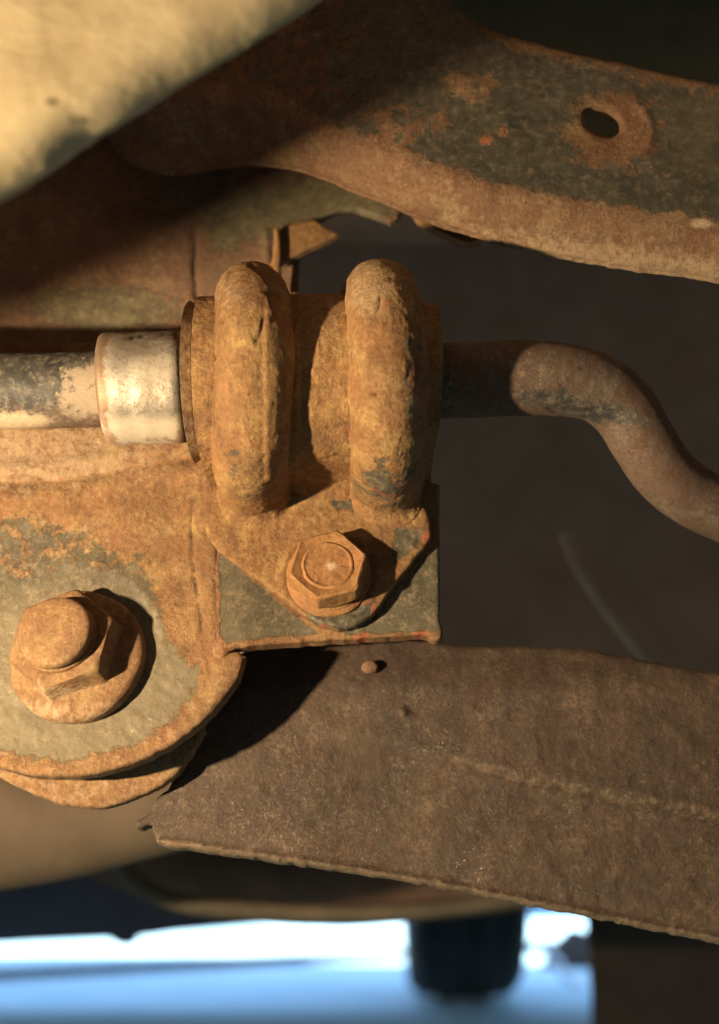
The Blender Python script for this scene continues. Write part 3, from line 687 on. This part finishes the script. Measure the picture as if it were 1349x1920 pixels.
# chipped scale: a flake edge and cracks as in the photo
crk = [(480, 640), (490, 622), (494, 596)]
disp -= .45*np.exp(-(segdist(uu, vv, crk)/3)**2)+.4*np.exp(-(segdist(uu, vv, [(706, 585), (712, 570), (712, 555)])/2.5)**2)+.9*blob(uu, vv, 701, 739, 7, 4)
disp += .5*area(uu, vv, [(500, 560), (520, 600), (560, 640), (560, 900), (498, 900), (495, 640)], 5)
disp -= .6*np.exp(-(segdist(uu, vv, [(470, 497), (492, 508), (505, 530)])/4)**2)
V2 = V+NN.reshape(-1, 3)*disp[:, None]
inn = V-NN.reshape(-1, 3)*1.8
Fs = [[i*nx+j, i*nx+j+1, (i+1)*nx+j+1, (i+1)*nx+j] for i in range(ns_-1) for j in range(nx-1)]
nv = len(V); Fs2 = [[a+nv for a in f[::-1]] for f in Fs]
rim = [[i*nx, (i+1)*nx, (i+1)*nx+nv, i*nx+nv] for i in range(ns_-1)]+[[i*nx+nx-1, (i+1)*nx+nx-1, (i+1)*nx+nx-1+nv, i*nx+nx-1+nv] for i in range(ns_-1)]
rim += [[j, j+1, j+1+nv, j+nv] for j in range(nx-1)]+[[(ns_-1)*nx+j, (ns_-1)*nx+j+1, (ns_-1)*nx+j+1+nv, (ns_-1)*nx+j+nv] for j in range(nx-1)]
paint = np.clip(.44*blob(uu, vv, 740, 885, 60, 45, .7)+.36*blob(uu, vv, 775, 700, 25, 130, .5)+.35*blob(uu, vv, 700, 930, 60, 40)+.4*blob(uu, vv, 435, 850, 14, 8)+.30*blob(uu, vv, 470, 900, 60, 50), 0, 1)
red = np.clip(.9*blob(uu, vv, 738, 917, 40, 16, .4)+.4*blob(uu, vv, 735, 585, 35, 45)+.35*blob(uu, vv, 450, 610, 45, 30)+.3*blob(uu, vv, 470, 740, 60, 60), 0, 1)
dust_lit = np.clip(.45*blob(uu, vv, 690, 540, 60, 70, .6)+.35*blob(uu, vv, 430, 540, 50, 50, .6)+.3*blob(uu, vv, 600, 600, 40, 60), 0, 1)
gri = np.clip(np.exp(-(segdist(uu, vv, crk)/2.2)**2)+np.exp(-(segdist(uu, vv, [(706, 585), (712, 570), (712, 555)])/1.8)**2)+.9*blob(uu, vv, 702, 739, 5, 3)+.8*np.exp(-(segdist(uu, vv, [(425, 525), (432, 512)])/2)**2), 0, 1)*.8
dbl = lambda a: np.concatenate([a, a])
mk('saddle', asm(np.concatenate([V2, inn])), Fs+Fs2+rim, M['rust_bracket'], br, {'paint': dbl(paint), 'red': dbl(red), 'dust': dbl(dust_lit), 'grime': dbl(gri)}, sharp=70)
foot = [(384, 870), (798, 870), (790, 940), (800, 952), (808, 972), (812, 1008), (800, 1024), (770, 1058), (742, 1094), (715, 1135), (690, 1163), (660, 1179), (628, 1181), (590, 1168), (555, 1143), (505, 1104), (460, 1072), (405, 1036), (380, 1000)]
def foot_paint(u, v):
    return np.clip(.95*area(u, v, [(560, 1140), (600, 1152), (700, 1130), (690, 1165), (650, 1182), (590, 1170)], 6)+.85*area(u, v, [(740, 985), (800, 985), (790, 1020), (735, 1060)], 14)+.75*blob(u, v, 655, 925, 40, 40, .5)+.4*blob(u, v, 480, 960, 60, 20), 0, 1)
def foot_h(u, v):
    h = .5*np.exp(-((np.hypot(u-618, v-1080)-88)/9)**2)
    h -= .5*np.exp(-(segdist(u, v, [(787, 1003), (785, 1015), (778, 1025)])/2.5)**2)
    return h
plate('foot', foot, YF, 3.0, M['rust_bracket'], br, step=4, bevel=1.2, hfun=foot_h, rough=.5, rs=.2, rough2=.35, jag=2.5, seed=81,
      attrs={'paint': foot_paint, 'red': lambda u, v: blob(u, v, 800, 1008, 14, 10)+blob(u, v, 610, 1168, 12, 8)+.7*blob(u, v, 690, 1140, 22, 12), 'dust': lambda u, v: .15+0*u,
             'wet': lambda u, v: .9*area(u, v, [(480, 1080), (520, 1110), (600, 1150), (560, 1150), (480, 1100)], 10), 'grime': lambda u, v: .8*np.exp(-(segdist(u, v, [(787, 1003), (785, 1015), (778, 1025)])/2)**2)})
# thin liner sheet standing proud on the left side of the saddle
nl = 90; V = []; LV = []
for i in range(nl):
    th = R(-86+146*i/(nl-1)); x0 = np.interp(th, TH, EL)-1.9; r = 22.6+.5*math.sin(i*.12)
    open_ = .9*math.sin(math.pi*i/(nl-1))
    for dx, dr in ((-open_-.1, 0), (1.5, -1.2), (1.5, -1.8), (-open_+.05, -.6)):
        V.append((x0+dx, YA-(r+dr)*math.cos(th), float(za(x0))+(r+dr)*math.sin(th)))
Fs = [[i*4+k, i*4+(k+1) % 4, (i+1)*4+(k+1) % 4, (i+1)*4+k] for i in range(nl-1) for k in range(4)]+[[0, 1, 2, 3], [(nl-1)*4+k for k in range(4)]]
mk('liner', asm(np.array(V)), Fs, M['rust'], br, {'dust': np.full(len(V), .4)}, sharp=30)
bu = sweep('rubber_bushing', [(-39.5, 300, za(-39.5)), (-20, 300, za(-20)), (0, 300, za(0)), (18.5, 300, za(18))], [19.2, 19.4, 19.4, 19.2], M['rubber'], None, seg=64, per=10, noise=.2)
tag(bu, 'black rubber bushing squeezed inside the ribbed saddle bracket', 'bushing')

# 7. bolts
def ringmesh(rings):
    """rings: list of (N,3) arrays with equal N -> verts, faces with caps"""
    n = len(rings[0]); V = np.concatenate(rings); Fs = [[r*n+k, r*n+(k+1) % n, (r+1)*n+(k+1) % n, (r+1)*n+k] for r in range(len(rings)-1) for k in range(n)]
    return V, Fs+[list(range(n))[::-1], [(len(rings)-1)*n+k for k in range(n)]]
def lathe_local(prof_, n, shape=None):
    """prof_: list of (height toward viewer, radius, hexness 0..1) around axis -Y"""
    rings = []; a = np.linspace(0, 2*math.pi, n, endpoint=False)
    for h, r, hx in prof_:
        ph = (a-shape[0]) % (math.pi/3)-math.pi/6 if shape else 0*a
        hexr = r*math.cos(math.pi/6)/np.cos(ph)      # r = corner radius for hex rings
        hexr = np.minimum(hexr, r*.985)
        rr = (1-hx)*r+hx*hexr
        rings.append(np.column_stack([rr*np.cos(a), np.full(n, -h), rr*np.sin(a)]))
    return rings
def bolt_part(name, prof_, ctr, tilt, mat, parent, n=144, hexrot=0, noise=.10, seed=0, attrs=None, ns=.5, skirt=None):
    rings = lathe_local(prof_, n, (hexrot,)); V, Fs = ringmesh(rings)
    V = V*(1+0*V); V = V+np.array(noise)*np.column_stack([fbm(V, ns, 4, seed), fbm(V, ns, 4, seed+5), fbm(V, ns, 4, seed+11)])
    ax, az = R(tilt[0]), R(tilt[1])   # tilt up / sideways
    y, z = V[:, 1]*math.cos(ax)-V[:, 2]*math.sin(ax), V[:, 1]*math.sin(ax)+V[:, 2]*math.cos(ax); V = np.column_stack([V[:, 0], y, z])
    x, y = V[:, 0]*math.cos(az)-V[:, 1]*math.sin(az), V[:, 0]*math.sin(az)+V[:, 1]*math.cos(az); V = np.column_stack([x, y, V[:, 2]])
    V = V+np.array(ctr)
    uu, vv = uvof(V); A = {k: fn(uu, vv) for k, fn in (attrs or {}).items()}
    return mk(name, asm(V), Fs, mat, parent, A, sharp=38)
bc = ap(617, 1082, YF)
bo = thing('hex_bolt', 'rusty orange hex head bolt holding the bracket foot', 'bolt', asm(bc))
bolt_part('washer', [(-.5, 10.9, 0), (.9, 10.9, 0), (1.35, 10.5, 0), (1.5, 9.8, 0), (1.7, 9.6, 0), (2.1, 9.3, 0), (2.3, 8.6, 0), (2.3, 5, 0)], bc, (0, 0), M['rust_bolt'], bo, noise=.28, seed=3, ns=.3)
hexr = 10.7
HD = [(1.6, hexr*.9, .2), (2.2, hexr*.97, .6), (2.8, hexr, 1), (3.0, hexr, 1), (6.0, hexr*.985, 1), (6.9, hexr*.97, 1), (7.25, hexr*.93, 1), (7.35, hexr*.90, .9), (7.2, hexr*.86, .8), (6.9, 7.6, .1), (6.75, 7.1, 0), (6.6, 6.75, 0), (6.85, 6.5, 0), (6.95, 6.1, 0), (6.7, 5.8, 0), (6.6, 5.2, 0), (6.65, 4.4, 0), (6.62, 3.4, 0), (6.6, 2.3, 0), (6.7, 1.3, 0), (6.7, .3, 0)]
bolt_part('head', HD,
          bc, (-9, -1), M['rust_bolt'], bo, n=180, hexrot=R(16), noise=.22, seed=7, attrs={'pale': lambda u, v: 1.0*blob(u, v, 622, 1062, 9, 7, .5)}, ns=.6)
# pivot bolt: washer flange, nut, stud
pc_ = ap(146, 1232, 316)
pb = thing('pivot_bolt', 'big rusty pivot bolt with domed stud end, nut and flange at left', 'bolt', asm(pc_))
bolt_part('flange', [(-2.2, 17.2, 0), (-.5, 17.4, 0), (1.0, 17.4, 0), (1.9, 17.0, 0), (2.5, 16.2, 0), (2.8, 15.0, 0), (3.2, 13.4, 0), (3.8, 12, 0), (4.2, 9, 0)], pc_, (-5, -5), M['rust_pivot'], pb, noise=.5, seed=21, ns=.15,
          attrs={'dust': lambda u, v: .1+.4*sst(1290, 1330, v)})
nc_ = pc_+np.array([-1.5, 0, 1.3])
bolt_part('nut', [(1.4, 15.4, .3), (2.4, 14.8, .85), (3.2, 14.4, 1), (7.8, 14.1, 1), (8.6, 13.7, .95), (9.1, 12.9, .6), (9.4, 11.6, .2), (9.5, 10.2, 0), (9.0, 8, 0)], nc_, (-8, -8), M['rust_pivot'], pb, n=168, hexrot=R(20), noise=.2, seed=25, ns=.2,
          attrs={'dust': lambda u, v: .1+.5*sst(1265, 1300, v)})
bolt_part('stud', [(8, 9.6, 0), (9.8, 9.6, 0), (10.3, 9.4, 0), (10.6, 8.8, 0), (10.9, 8.8, 0), (11.2, 9.2, 0), (11.6, 9.3, 0), (13.0, 9.25, 0), (13.6, 8.9, 0), (14.0, 8.2, 0), (14.25, 7.0, 0), (14.4, 5, 0), (14.5, 3, 0), (14.5, .6, 0)], nc_, (-8, -8), M['rust_pivot'], pb, n=120, noise=.16, seed=29, ns=.35,
          attrs={'dust': lambda u, v: .15+0*u, 'film': lambda u, v: 0*u})
